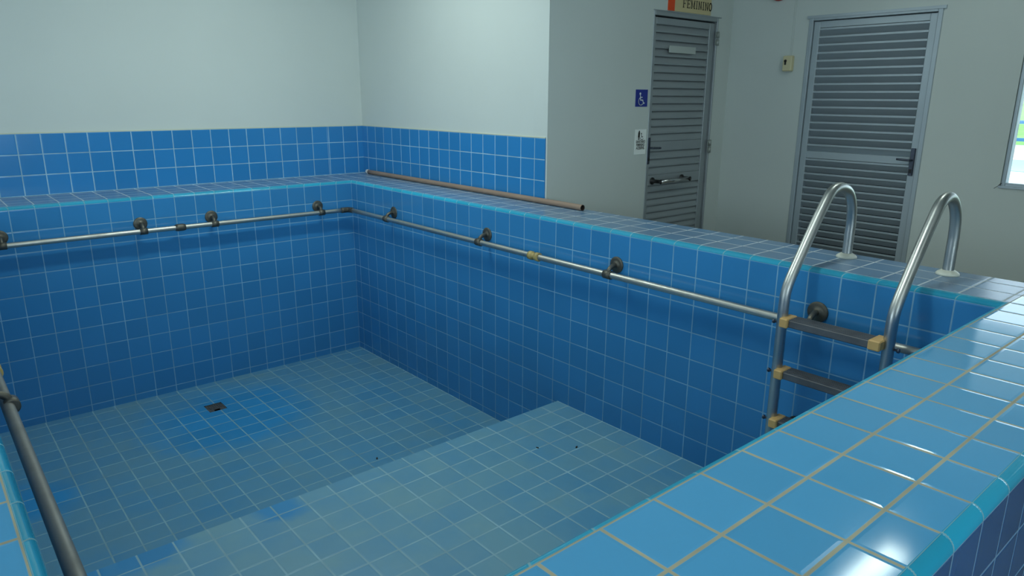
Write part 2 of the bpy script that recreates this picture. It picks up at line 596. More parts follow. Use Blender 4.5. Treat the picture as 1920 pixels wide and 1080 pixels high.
mb = MB()
tile_face(mb, [(XI0, 0, ZD), (XI1, 0, ZD), (XI1, 0, 0), (XI0, 0, 0)], lambda p: (p[0], p[2]))
mb.build('inner_wall', M['tile_wall'], pool)
mb = MB()
tile_face(mb, [(0, YI1, ZD), (0, YI0, ZD), (0, YI0, 0), (0, YI1, 0)], lambda p: (-p[1] - 0.609, p[2]))
mb.build('inner_wall', M['tile_wall'], pool)
mb = MB()
tile_face(mb, [(XI1, YI0, ZD), (XI0, YI0, ZD), (XI0, YI0, 0), (XI1, YI0, 0)], lambda p: (-p[0] - 0.83, p[2]))
mb.build('inner_wall', M['tile_wall'], pool)
mb = MB()
tile_face(mb, [(XI0, YI0, ZD), (XI0, YI1, ZD), (XI0, YI1, 0), (XI0, YI0, 0)], lambda p: (-p[1] - 0.609, p[2]))
mb.build('inner_wall', M['tile_wall'], pool)

# deep floor with the opening of the drain
DX0, DX1, DY0, DY1 = -10.56, -9.70, -3.92, -2.96
mb = MB()
for x0, x1, y0, y1 in ((XI0, DX0, YS, 0), (DX1, XI1, YS, 0), (DX0, DX1, YS, DY0), (DX0, DX1, DY1, 0)):
    tile_face(mb, [(x0, y0, ZD), (x1, y0, ZD), (x1, y1, ZD), (x0, y1, ZD)], lambda p: (p[0] + 0.03, -p[1] - 0.55))
mb.build('deep_floor', M['tile_floor'], pool)
mb = MB()
tile_face(mb, [(XI0, YS, ZS), (XI0, YI0, ZS), (XI1, YI0, ZS), (XI1, YS, ZS)], lambda p: (p[0] + 0.02, -p[1] - 0.62))
tile_face(mb, [(XI0, YS, ZD), (XI0, YS, ZS), (XI1, YS, ZS), (XI1, YS, ZD)], lambda p: (p[0] + 0.02, p[2] - ZS))
mb.build('shallow_platform', M['tile_step'], pool)

# flat tops of the walls
zt = 0.15
mb = MB()
tile_face(mb, [(XO + 0.17, YO + 0.17, zt), (XP - 0.12, YO + 0.17, zt), (XP - 0.12, YI0 - R0, zt), (XO + 0.17, YI0 - R0, zt)], lambda p: (p[0] + 0.83, p[1] - (YI0 - R0) + 0.0))
mb.build('coping', M['tile_coping'], pool)
mb = MB()
tile_face(mb, [(R0, YI0 - R0, zt), (XP - 0.12, YI0 - R0, zt), (XP - 0.12, YI1 + R0, zt), (R0, YI1 + R0, zt)], lambda p: (p[0] - R0, -p[1] - 0.609))
mb.build('coping', M['tile_coping_far'], pool)
mb = MB()
tile_face(mb, [(XO + 0.17, YI1 + R0, zt), (XP, YI1 + R0, zt), (XP, YB, zt), (XO + 0.17, YB, zt)], lambda p: (p[0] - 0.02, p[1] - R0))
mb.build('coping', M['tile_coping_far'], pool)
mb = MB()
tile_face(mb, [(XO + 0.17, YI0 - R0, zt), (XI0 - R0, YI0 - R0, zt), (XI0 - R0, YI1 + R0, zt), (XO + 0.17, YI1 + R0, zt)], lambda p: (p[0] - (XI0 - R0), -p[1] - 0.609))
mb.build('coping', M['tile_coping'], pool)


def bullnose(corners, outward, r, closed, us, part):
    """quarter-round trim along a path of corners; outward(i) gives the mitre vector of corner i"""
    mb = MB()
    n = 8
    m = len(corners)
    for i in range(m if closed else m - 1):
        j = (i + 1) % m
        for k in range(n):
            t0, t1 = math.pi / 2 * k / n, math.pi / 2 * (k + 1) / n
            pts, uvs = [], []
            for c, t in ((i, t0), (j, t0), (j, t1), (i, t1)):
                d = r * (1 - math.cos(t)); z = zt - r + r * math.sin(t)
                ox, oy = outward[c]
                p = (corners[c][0] + ox * d, corners[c][1] + oy * d, z)
                pts.append(p)
                uvs.append((us[i](corners[c]), 0.10 + 0.94 * t / (math.pi / 2)))
            mb.face(pts, uvs, smooth=True)
    # weld for smooth shading
    o = mb.build(part, M['trim'], pool)
    import bmesh
    b = bmesh.new(); b.from_mesh(o.data)
    bmesh.ops.remove_doubles(b, verts=b.verts, dist=1e-5)
    bmesh.ops.recalc_face_normals(b, faces=b.faces)
    b.to_mesh(o.data); b.free()
    return o


ux = lambda c: c[0] + 0.83
ux2 = lambda c: c[0]
uy = lambda c: -c[1] - 0.609
bullnose([(XI0, YI1), (XI1, YI1), (XI1, YI0), (XI0, YI0)], [(-1, 1), (1, 1), (1, -1), (-1, -1)], R0, True, [ux2, uy, ux, uy], 'bullnose_trim')
bullnose([(XP + 0.03, YQ), (XP + 0.03, YO), (XO, YO), (XO, YB)], [(-1, 0), (-1, 1), (1, 1), (1, 0)], 0.17, False, [uy, ux, uy], 'bullnose_trim')
mb = MB()
zo = zt - 0.17
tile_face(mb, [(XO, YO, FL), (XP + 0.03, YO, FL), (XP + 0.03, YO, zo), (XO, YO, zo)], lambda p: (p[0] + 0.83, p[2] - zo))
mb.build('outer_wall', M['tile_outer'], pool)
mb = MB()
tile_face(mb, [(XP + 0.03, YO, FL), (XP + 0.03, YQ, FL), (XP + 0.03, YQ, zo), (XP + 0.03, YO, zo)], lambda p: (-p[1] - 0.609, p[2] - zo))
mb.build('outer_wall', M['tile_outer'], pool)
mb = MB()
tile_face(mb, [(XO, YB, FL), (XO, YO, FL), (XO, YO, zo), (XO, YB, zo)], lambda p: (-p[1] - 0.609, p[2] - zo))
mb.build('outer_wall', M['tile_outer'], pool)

# ------------------------------------------------------------------ drain in the deep floor
dr = thing('floor_drain', 'dark square metal drain cover set in the deep pool floor', 'drain', (-10.13, -3.44, ZD - 0.5))
mb = MB()
for a, b in (((DX0, DY0), (DX1, DY0)), ((DX1, DY0), (DX1, DY1)), ((DX1, DY1), (DX0, DY1)), ((DX0, DY1), (DX0, DY0))):
    mb.face([(a[0], a[1], ZD - 0.6), (b[0], b[1], ZD - 0.6), (b[0], b[1], ZD), (a[0], a[1], ZD)])
mb.face([(DX0, DY0, ZD - 0.6), (DX1, DY0, ZD - 0.6), (DX1, DY1, ZD - 0.6), (DX0, DY1, ZD - 0.6)])
mb.build('sump', M['pit'], dr)
mb = MB()
zg = ZD - 0.02
e = 0.07
mb.box((DX0, DY0, zg - 0.05), (DX0 + e, DY1, zg)); mb.box((DX1 - e, DY0, zg - 0.05), (DX1, DY1, zg))
mb.box((DX0, DY0, zg - 0.05), (DX1, DY0 + e, zg)); mb.box((DX0, DY1 - e, zg - 0.05), (DX1, DY1, zg))
mb.build('drain_frame', M['drain'], dr)
mb = MB()
# cover plate with a notch broken out of its near edge
nx0, nx1, ny = -10.28, -9.98, DY0 + 0.34
mb.box((DX0 + e, ny, zg - 0.06), (DX1 - e, DY1 - e, zg - 0.02))
mb.box((DX0 + e, DY0 + e, zg - 0.06), (nx0, ny, zg - 0.02))
mb.box((nx1, DY0 + e, zg - 0.06), (DX1 - e, ny, zg - 0.02))
for k in range(6):
    x = DX0 + 0.17 + k * 0.105
    mb.box((x, ny + 0.08, zg - 0.02), (x + 0.04, DY1 - 0.14, zg))
mb.build('drain_cover', M['drain'], dr)

# flecks of dirt on the pool floor
def fleck(u, v, zplane, lab, size, ang):
    d = (RIGHT * ((u - 960) / 1334.15) + DOWN * ((v - 540) / 1334.15) + FWD)
    k = (zplane - CAM[2]) / d.z
    x, y = CAM[0] + d.x * k, CAM[1] + d.y * k
    mb = MB()
    c, s = math.cos(ang), math.sin(ang)
    prof = [(-1, 0), (-0.5, 0.42), (0.2, 0.5), (0.8, 0.2), (1.2, -0.05), (0.5, -0.4), (-0.4, -0.38)]
    lo = [(x + size * (c * a - s * b), y + size * (s * a + c * b), zplane + 0.001) for a, b in prof]
    hi = [(p[0], p[1], zplane + 0.018 + 0.014 * abs(prof[i][0])) for i, p in enumerate(lo)]
    mb.rings([lo, hi], smooth=False)
    tag(mb.build('leaf_fleck', M['fleck'], base=(x, y, zplane)), lab, 'dry leaf', 'specks of dry leaf on the pool floor')


fleck(1081, 839, ZS, 'tiny dark leaf speck lying on the shallow platform of the pool, nearer the ladder', 0.075, 0.5)
fleck(1008, 840, ZS, 'tiny dark leaf speck lying on a joint of the shallow platform, farther from the ladder', 0.055, 2.0)
fleck(707, 860, ZD, 'tiny dark leaf speck lying on the deep floor by the platform edge', 0.085, 1.1)


# ------------------------------------------------------------------ hand rails along the pool walls
RZ, RD, RR = -1.49, 0.5, 0.125
LX = -19.465


def bracket(rail, px, py, nx, ny):
    """wall rosette at (px,py) with a bent arm that carries the rail; n points into the pool"""
    zc = -1.18
    mb = MB()
    mb.lathe((px, py, zc), (nx, ny, 0), [(0, 0.32), (0.03, 0.325), (0.05, 0.31), (0.06, 0.22), (0.065, 0.13), (0.10, 0.11), (0.10, 0.0)], 24)
    b = mb.build('bracket', M['bronze'], rail)
    mb = MB()
    pts = [(px + nx * d, py + ny * d, z) for d, z in ((0.05, zc), (0.22, zc - 0.0), (0.36, zc - 0.05), (0.46, zc - 0.14), (RD, RZ + 0.02))]
    mb.tube(catmull(pts, 4), 0.085, 10)
    mb.build('bracket_arm', M['bronze'], b)
    tx, ty = -ny, nx
    mb = MB()
    c = Vector((px + nx * RD, py + ny * RD, RZ))
    t = Vector((tx, ty, 0))
    mb.lathe(c - t * 0.17, t, [(0, RR + 0.005), (0.0, RR + 0.045), (0.34, RR + 0.045), (0.34, RR + 0.005)], 18)
    mb.build('clamp', M['bronze'], b)


def handrail(label, a, b, mat, brackets, n):
    base = ((a[0] + b[0]) / 2, (a[1] + b[1]) / 2, RZ)
    r = thing('handrail', label, 'handrail', base, 'grab rails round the inside of the pool')
    mb = MB()
    N = 24
    mb.tube([tuple(Vector(a).lerp(Vector(b), k / N)) for k in range(N + 1)], RR, 18)
    mb.build('rail', mat, r)
    for (px, py) in brackets:
        bracket(r, px, py, *n)
    return r


def coupling(rail, c, t, mat, rings=True, L=0.3, rad=0.05):
    mb = MB()
    c, t = Vector(c), Vector(t).normalized()
    if rings:
        prof = [(-L, RR), (-L, RR + rad), (-L * 0.35, RR + rad), (-L * 0.3, RR + 0.01), (L * 0.3, RR + 0.01), (L * 0.35, RR + rad), (L, RR + rad), (L, RR)]
    else:
        prof = [(-L, RR), (-L, RR + rad * 0.6), (-L * 0.5, RR + rad), (L * 0.5, RR + rad), (L, RR + rad * 0.6), (L, RR)]
    mb.lathe(c, t, prof, 18)
    return mb.build('coupling', mat, rail)


ra = handrail('steel grab rail along the far wall of the pool under the long tile band', (-19.1, -RD, RZ), (-0.72, -RD, RZ), M['steel_rail'],
              [(-2.26, 0), (-8.28, 0), (-11.72, 0), (-17.5, 0)], (0, -1))
coupling(ra, (-10.0, -RD, RZ), (1, 0, 0), M['bronze'], False, 0.24, 0.06)
mb = MB()
el = [(-1.0, -RD, RZ), (-0.72, -RD, RZ), (-0.58, -RD - 0.03, RZ), (-RD - 0.03, -0.58, RZ), (-RD, -0.72, RZ), (-RD, -0.95, RZ)]
mb.tube(catmull(el, 4), RR + 0.035, 16)
mb.build('elbow', M['bronze'], ra)
mb = MB()
el = [(-18.95, -RD, RZ), (-19.2, -RD, RZ), (LX + 0.08, -RD - 0.03, RZ), (LX + 0.03, -0.58, RZ), (LX, -0.72, RZ), (LX, -0.93, RZ)]
mb.tube(catmull(el, 4), RR + 0.035, 16)
mb.build('elbow', M['bronze'], ra)
rb = handrail('steel grab rail along the right pool wall passing behind the ladder', (-RD, -0.96, RZ), (-RD, YI0 + 0.4, RZ), M['steel_rail'],
              [(0, -4.76), (0, -13.03), (0, -21.02), (0, -29.04)], (-1, 0))
coupling(rb, (-RD, -16.85, RZ), (0, 1, 0), M['brass'], True, 0.30, 0.06)
rl = handrail('dark steel grab rail nearest the camera, slanting down the left pool wall', (LX, -0.95, RZ), (LX, YI0 + 0.4, RZ), M['steel_dull'],
              [(XI0, -4.6), (XI0, -12.6), (XI0, -20.7), (XI0, -28.9)], (1, 0))
coupling(rl, (LX, -18.1, RZ), (0, 1, 0), M['brass'], True, 0.26, 0.05)

# ------------------------------------------------------------------ pool ladder
lad = thing('pool_ladder', 'stainless steel pool ladder with two looped handrails hooked over the right pool wall', 'ladder', (0, -30.2, 0.15))
RAILP = [(2.15, 0.15), (2.15, 0.8), (2.15, 1.35), (2.03, 1.88), (1.68, 2.30), (1.14, 2.47), (0.62, 2.34), (0.16, 1.86), (-0.30, 1.28), (-0.80, 0.60), (-1.22, 0.02), (-1.40, -0.34), (-1.45, -0.75), (-1.45, -1.3), (-1.45, -3.0), (-1.45, -5.2)]
YL, YR = -28.72, -31.66
for yy, off in ((YL, -0.05), (YR, 0.10)):
    pts = catmull([(x + (off if x < 1.5 else 0), yy, z) for x, z in RAILP], 6)
    mb = MB()
    mb.tube(pts, 0.15, 20)
    rl_ = mb.build('rail', M['steel'], lad)
    mb = MB()
    mb.lathe((2.15, yy, 0.15), (0, 0, 1), [(0, 0.31), (0.05, 0.31), (0.09, 0.27), (0.15, 0.17), (0.15, 0.15)], 26)
    mb.build('flange', M['flange'], rl_)
    mb = MB()
    mb.lathe((-1.45 + off, yy, -5.32), (0, 0, 1), [(0, 0.12), (0.03, 0.17), (0.3, 0.17), (0.3, 0.15)], 16)
    mb.build('rubber_foot', M['black'], rl_)
    for zb in (-1.30, -2.84, -4.38):
        mb = MB()
        sg_ = 1 if yy == YL else -1
        mb.lathe((-1.45 + off, yy + sg_ * 0.13, zb), (0, sg_, 0), [(0, 0.035), (0.10, 0.035), (0.10, 0.065), (0.15, 0.065), (0.17, 0.02)], 10)
        mb.build('bolt', M['lock'], rl_)
    # pads that hold the ladder off the pool wall
    mb = MB()
    mb.tube([(-1.45 + off, yy, -4.9), (-0.02, yy, -4.9)], [0.09, 0.09], 12)
    mb.lathe((-0.10, yy, -4.9), (1, 0, 0), [(0, 0.18), (0.10, 0.18)], 16)
    mb.build('wall_bumper', M['black'], rl_)
for zt_ in (-1.07, -2.66, -4.23):
    mb = MB()
    mb.box((-1.72, YL - 0.28, zt_ - 0.25), (-1.20, YR + 0.28, zt_ - 0.03), bev=0.025)
    for k in range(6):
        x = -1.70 + k * 0.086
        mb.box((x, YL - 0.28, zt_ - 0.03), (x + 0.05, YR + 0.28, zt_ - 0.012))
    tr = mb.build('tread', M['tread'], lad)
    for yy, s, o2 in ((YL, -1, -0.05), (YR, 1, 0.05)):
        mb = MB()
        y0, y1 = yy + s * 0.06, yy + s * (0.32 if s < 0 else 0.38)
        mb.box((-1.79 + o2 * 0.5, y0, zt_ - 0.27), (-1.17 + o2, y1, zt_ + 0.01), bev=0.03)
        tag(mb.build('tread_cap', M['tan_cap'], tr), 'yellowed plastic tread cap')

# ------------------------------------------------------------------ brown pipe on the coping
pp = thing('plastic_pipe', 'long brown plastic pipe lying on the coping against the short tiled wall', 'pipe', (2.55, -7, 0.15))
pr = 0.135
zc = 0.15 + pr
P0 = [(2.66, 2.70, zc), (2.60, -1.9, zc), (2.57, -6.8, zc), (2.52, -12.0, zc), (2.42, -16.78, zc)]
pts = catmull(P0, 6)
mb = MB()
mb.tube(pts, pr, 20, (True, False))
body = mb.build('pipe_wall', M['pipe'], pp)
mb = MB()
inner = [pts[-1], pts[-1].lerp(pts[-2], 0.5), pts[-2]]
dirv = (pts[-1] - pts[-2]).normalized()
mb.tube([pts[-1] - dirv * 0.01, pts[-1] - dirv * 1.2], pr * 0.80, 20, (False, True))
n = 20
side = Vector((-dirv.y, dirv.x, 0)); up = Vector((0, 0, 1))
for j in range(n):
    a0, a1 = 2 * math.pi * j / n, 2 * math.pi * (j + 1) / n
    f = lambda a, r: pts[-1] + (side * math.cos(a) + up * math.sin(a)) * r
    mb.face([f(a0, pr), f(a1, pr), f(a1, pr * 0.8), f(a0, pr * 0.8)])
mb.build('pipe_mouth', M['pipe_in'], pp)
mb = MB()
dv = (pts[0] - pts[1]).normalized()
mb.lathe(pts[0] - dv * 0.12, dv, [(0, pr + 0.002), (0, pr + 0.012), (0.22, pr + 0.012), (0.25, pr * 0.8), (0.25, 0)], 20)
tag(mb.build('end_cap', M['pipe_end'], pp), 'pale end cap')

# ------------------------------------------------------------------ doors


def louvre(axis, face, u0, u1, z0, z1, pitch, out, tilt, depth, th):
    """blades between z0 and z1 on the plane axis=face; out: +1/-1 towards the room; tilt 'down' (lower edge forward) or 'up'"""
    mb = MB()
    n = max(1, round((z1 - z0) / pitch))
    p = (z1 - z0) / n

    def P(u, w, z):
        return (w, u, z) if axis == 0 else (u, w, z)
    for k in range(n):
        zb = z0 + k * p
        if tilt == 'down':
            prof = [(0.0, zb + 0.015), (0.0, zb + 0.10), (-depth, zb + p + 0.10), (-depth, zb + p + 0.10 - th), (-th * 0.8, zb + 0.06), (-th * 0.8, zb + 0.015)]
        else:
            prof = [(0.0, zb + p - 0.015), (0.0, zb + p - 0.11), (-th, zb + p - 0.11), (-th, zb + p - 0.06), (-depth, zb - 0.02), (-depth, zb - 0.02 + th), (-th, zb + p - 0.015)]
        lo = [P(u0, face + out * w, z) for w, z in prof]
        hi = [P(u1, face + out * w, z) for w, z in prof]
        mb.rings([lo, hi], smooth=False)
    return mb


def frame_bars(mb, axis, w0, w1, u0, u1, z0, z1, bl, br, bt, bb, bev=0.02):
    def B(a, b, c, d):
        lo = (w0, a, c) if axis == 0 else (a, w0, c)
        hi = (w1, b, d) if axis == 0 else (b, w1, d)
        mb.box(lo, hi, bev=bev)
    if bl: B(u0, u0 + bl, z0, z1)
    if br: B(u1 - br, u1, z0, z1)
    if bt: B(u0 + bl, u1 - br, z1 - bt, z1)
    if bb: B(u0 + bl, u1 - br, z0, z0 + bb)


def plate(mb, axis, w, u0, u1, z0, z1):
    if axis == 0:
        mb.face([(w, u0, z0), (w, u1, z0), (w, u1, z1), (w, u0, z1)])
    else:
        mb.face([(u0, w, z0), (u1, w, z0), (u1, w, z1), (u0, w, z1)])


# door 1: narrow grey louvred door in the recess wall
d1 = bpy.data.objects.new('door_1', None); COL.objects.link(d1); d1.location = W(13.1, YQ, FL); WORLD['door_1'] = W(13.1, YQ, FL)
tag(d1, 'narrow grey louvred door with a horizontal grab bar, under the cream sign', kind='structure')
mb = MB()
frame_bars(mb, 1, YQ - 0.03, YQ + 0.6, D1[0], D1[1], FL, D1[3], 0.10, 0.12, 0.24, 0)
mb.box((D1[0] - 0.05, YQ - 0.06, D1[3] - 0.03), (D1[1] + 0.2, YQ + 0.1, D1[3] + 0.02))
mb.build('door_frame', M['alu_dark'], d1)
L0, L1, LT = 10.38, 15.80, 9.06
yl = YQ + 0.10
mb = MB()
frame_bars(mb, 1, yl, yl + 0.3, L0, L1, FL + 0.08, LT, 0.26, 0.48, 0.34, 0.5)
mb.box((L0 + 0.26, yl, 2.20), (L1 - 0.48, yl + 0.3, 2.72), bev=0.02)
mb.box((L0 + 0.26, yl, 0.36), (L1 - 0.48, yl + 0.3, 0.92), bev=0.02)
leaf = mb.build('door_leaf', M['alu_dark'], d1)
mb = MB()
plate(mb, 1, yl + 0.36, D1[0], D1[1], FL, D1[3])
mb.build('added_backing', M['back'], leaf)  # added dark sheet that keeps outside light out of the gaps
for z0, z1 in ((2.72, LT - 0.34), (0.92, 2.20), (FL + 0.58, 0.36)):
    louvre(1, yl + 0.02, L0 + 0.26, L1 - 0.48, z0, z1, 0.395, -1, 'down', 0.17, 0.03).build('louvre', M['alu_dark'], leaf)
mb = MB()
mb.box((10.28, YQ - 0.05, 1.55), (10.50, YQ + 0.12, 2.95), bev=0.02)
lk = mb.build('lock_plate', M['lock'], leaf)
mb = MB()
mb.tube(catmull([(10.40, YQ - 0.04, 2.42), (10.40, YQ - 0.28, 2.42), (10.52, YQ - 0.33, 2.42), (11.05, YQ - 0.30, 2.40)], 5), 0.055, 10)
mb.build('lever_handle', M['lock'], lk)
mb = MB()
mb.box((10.33, YQ - 0.07, 1.72), (10.45, YQ - 0.04, 1.90))
mb.build('keyhole', M['black'], lk)
mb = MB()
mb.tube([(10.98, YQ - 0.42, 0.60), (13.62, YQ - 0.42, 0.60)], 0.10, 14)
gb = mb.build('grab_bar', M['chrome'], leaf)
for x in (10.98, 13.62):
    mb = MB()
    mb.lathe((x, yl + 0.02, 0.60), (0, -1, 0), [(0, 0.20), (0.06, 0.20), (0.08, 0.10), (0.62, 0.10), (0.62, 0.13), (0.66, 0.0)], 16)
    mb.build('bar_post', M['black'], gb)
for z in (8.25, 2.30):
    for dz in (-0.20, 0.20):
        mb = MB()
        mb.lathe((15.90, YQ - 0.07, z + dz - 0.17), (0, 0, 1), [(0, 0.085), (0.34, 0.085)], 12)
        mb.box((15.72, YQ - 0.045, z + dz - 0.17), (16.08, YQ - 0.025, z + dz + 0.17))
        mb.build('hinge', M['hinge'], leaf)

# door 2: wide grey louvred door in the right wall
d2 = bpy.data.objects.new('door_2', None); COL.objects.link(d2); d2.location = W(XR, -21.8, FL); WORLD['door_2'] = W(XR, -21.8, FL)
tag(d2, 'wide grey louvred door with a lever handle behind the pool ladder', kind='structure')
mb = MB()
frame_bars(mb, 0, XR - 0.05, XR + 0.6, D2[0], D2[1], FL, D2[3], 0.22, 0.22, 0.17, 0)
mb.box((XR - 0.09, D2[0] - 0.12, D2[3] - 0.05), (XR + 0.1, D2[1] + 0.10, D2[3] + 0.09))
mb.build('door_frame', M['alu'], d2)
xl = XR + 0.08
A0, A1, AT = -24.76, -18.79, 8.92
mb = MB()
frame_bars(mb, 0, xl, xl + 0.3, A0, A1, FL + 0.08, AT, 0.33, 0.33, 0.33, 0.5)
mb.box((xl, A0 + 0.33, 1.90), (xl + 0.3, A1 - 0.33, 2.28), bev=0.02)
leaf = mb.build('door_leaf', M['alu'], d2)
mb = MB()
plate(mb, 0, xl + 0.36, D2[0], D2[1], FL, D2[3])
mb.build('added_backing', M['back'], leaf)  # added sheet, dark so no bright sky shows between the blades
for z0, z1 in ((2.28, AT - 0.33), (FL + 0.58, 1.90)):
    louvre(0, xl + 0.02, A0 + 0.33, A1 - 0.33, z0, z1, 0.394, -1, 'up', 0.26, 0.03).build('louvre', M['alu'], leaf)
mb = MB()
mb.box((XR - 0.02, -24.68, 1.40), (XR + 0.09, -24.48, 2.72), bev=0.02)
lk = mb.build('lock_plate', M['lock'], leaf)
mb = MB()
mb.tube(catmull([(XR, -24.58, 2.16), (XR - 0.28, -24.58, 2.16), (XR - 0.33, -24.48, 2.16), (XR - 0.30, -23.98, 2.18)], 5), 0.055, 10)
mb.build('lever_handle', M['lock'], lk)
mb = MB()
mb.box((XR - 0.05, -24.64, 1.52), (XR - 0.02, -24.52, 1.72))
mb.build('keyhole', M['black'], lk)

# ------------------------------------------------------------------ windows


def window(name, axis, face, u0, u1, z0, z1, out, nm, label, fw=0.16):
    o = bpy.data.objects.new(name, None); COL.objects.link(o)
    loc = W(face, (u0 + u1) / 2, z0) if axis == 0 else W((u0 + u1) / 2, face, z0)
    o.location = loc; WORLD[o.name] = loc
    tag(o, label, kind='structure')
    w0, w1 = face + out * 0.10, face + out * 0.42
    mb = MB()
    frame_bars(mb, axis, w0, w1, u0, u1, z0, z1, fw, fw, fw, fw)
    for k in range(1, nm):
        u = u0 + (u1 - u0) * k / nm
        if axis == 0:
            mb.box((w0, u - 0.14, z0 + fw), (w1, u + 0.14, z1 - fw), bev=0.02)
        else:
            mb.box((u - 0.14, w0, z0 + fw), (u + 0.14, w1, z1 - fw), bev=0.02)
    mb.build('window_frame', M['alu'], o)
    mb = MB()
    plate(mb, axis, (w0 + w1) / 2, u0 + fw, u1 - fw, z0 + fw, z1 - fw)
    mb.build('window_pane', M['glass'], o)
    mb = MB()
    if axis == 0:
        mb.box((face - out * 0.06, u0 - 0.05, z0 - 0.06), (w0, u1 + 0.05, z0 + 0.03))
    else:
        mb.box((u0 - 0.05, face - out * 0.06, z0 - 0.06), (u1 + 0.05, w0, z0 + 0.03))
    mb.build('window_sill', M['alu'], o)
    return o


window('window_1', 0, XR, *WIN, 1, 4, 'grey framed window in the right wall, cut by the edge of the view')
window('window_2', 0, XL, *WL, -1, 6, 'wide window in the left wall')
window('window_3', 1, YF, *WF, -1, 6, 'wide window in the front wall')

# ------------------------------------------------------------------ signs, box and alarm
yq = YQ
fr = lambda u, v, d: (u, yq - d, v)
sg = MB()
sg.box((9.12, yq - 0.03, 4.57), (10.06, yq, 5.43))
sg = sg.build('accessibility_sign', M['sign_blue'], base=(9.59, yq, 4.57))
tag(sg, 'small blue sign with a white wheelchair symbol left of the narrow door', 'sign')
mb = MB()
cx, cz, k = 9.55, 4.92, 0.26
mb.disc((cx - 0.10 * 1, cz + 0.30), 0.065, fr, 0.036)
mb.strip([(cx - 0.09, cz + 0.22), (cx - 0.06, cz - 0.02), (cx + 0.12, cz - 0.02), (cx + 0.19, cz - 0.19), (cx + 0.26, cz - 0.16)], 0.055, fr, 0.036)
mb.strip([(cx - 0.08, cz + 0.12), (cx + 0.08, cz + 0.12)], 0.045, fr, 0.036)
arc = [(cx - 0.02 + 0.19 * math.cos(a), cz - 0.08 + 0.19 * math.sin(a)) for a in [math.radians(120 + 14 * i) for i in range(15)]]
mb.strip(arc, 0.05, fr, 0.036)
mb.build('wheelchair_symbol', M['sign_white'], sg)


def text(body, size, x, z, parent, name, mat, d=0.04, bold=0.0, sx=1.0):
    cu = bpy.data.curves.new(name, 'FONT')
    cu.body = body
    cu.size = size * T
    cu.align_x = 'CENTER'; cu.align_y = 'CENTER'
    cu.offset = bold * T
    tmp = bpy.data.objects.new('tmp', cu)
    COL.objects.link(tmp)
    bpy.context.view_layer.update()
    me = bpy.data.meshes.new_from_object(tmp.evaluated_get(bpy.context.evaluated_depsgraph_get()))
    bpy.data.objects.remove(tmp)
    me.transform(Matrix.Diagonal((sx, 1, 1, 1)))
    me.transform(Matrix.Rotation(math.pi / 2, 4, 'X'))
    me.transform(Matrix.Translation(W(x, yq - d, z) - WORLD[parent.name]))
    me.materials.clear(); me.materials.append(mat)
    o = bpy.data.objects.new(name, me)
    COL.objects.link(o); o.parent = parent
    return o


sg = MB()
sg.box((9.22, yq - 0.02, 2.12), (10.12, yq, 3.41))
sg = sg.build('restroom_sign', M['sign_white'], base=(9.67, yq, 2.12))
tag(sg, 'small white sign with a black figure and three lines of print beside the door handle', 'sign')
mb = MB()
cx, cz = 9.62, 3.10
mb.disc((cx - 0.08, cz + 0.20), 0.05, fr, 0.026)
mb.strip([(cx - 0.09, cz + 0.12), (cx - 0.10, cz - 0.06)], 0.15, fr, 0.026)
mb.strip([(cx - 0.13, cz - 0.06), (cx - 0.13, cz - 0.22)], 0.05, fr, 0.026)
mb.strip([(cx - 0.06, cz - 0.06), (cx - 0.06, cz - 0.22)], 0.05, fr, 0.026)
mb.disc((cx + 0.10, cz + 0.09), 0.04, fr, 0.026)
mb.strip([(cx + 0.11, cz + 0.04), (cx + 0.12, cz - 0.08), (cx + 0.22, cz - 0.08)], 0.04, fr, 0.026)
arc = [(cx + 0.15 + 0.11 * math.cos(a), cz - 0.13 + 0.10 * math.sin(a)) for a in [math.radians(170 + 14 * i) for i in range(13)]]
mb.strip(arc, 0.03, fr, 0.026)
mb.build('figure_symbol', M['ink'], sg)
for i, (s_, w_) in enumerate((('SANITÁRIO', 1.0), ('FEMININO', 1.0), ('ACESSÍVEL', 1.0))):
    text(s_, 0.19, 9.68, 2.77 - i * 0.165, sg, 'lettering', M['ink'], 0.026, 0.006, 0.78)

sg = thing('restroom_name_sign', 'cream sign with an orange strip reading FEMININO above the narrow door', 'sign', (13.2, yq, 9.42))
mb = MB()
mb.box((11.86, yq - 0.04, 9.42), (15.10, yq, 11.3))
mb.build('sign_board', M['sign_cream'], sg)
mb = MB()
mb.box((11.34, yq - 0.05, 9.42), (11.86, yq, 11.3))
mb.build('orange_strip', M['sign_orange'], sg)
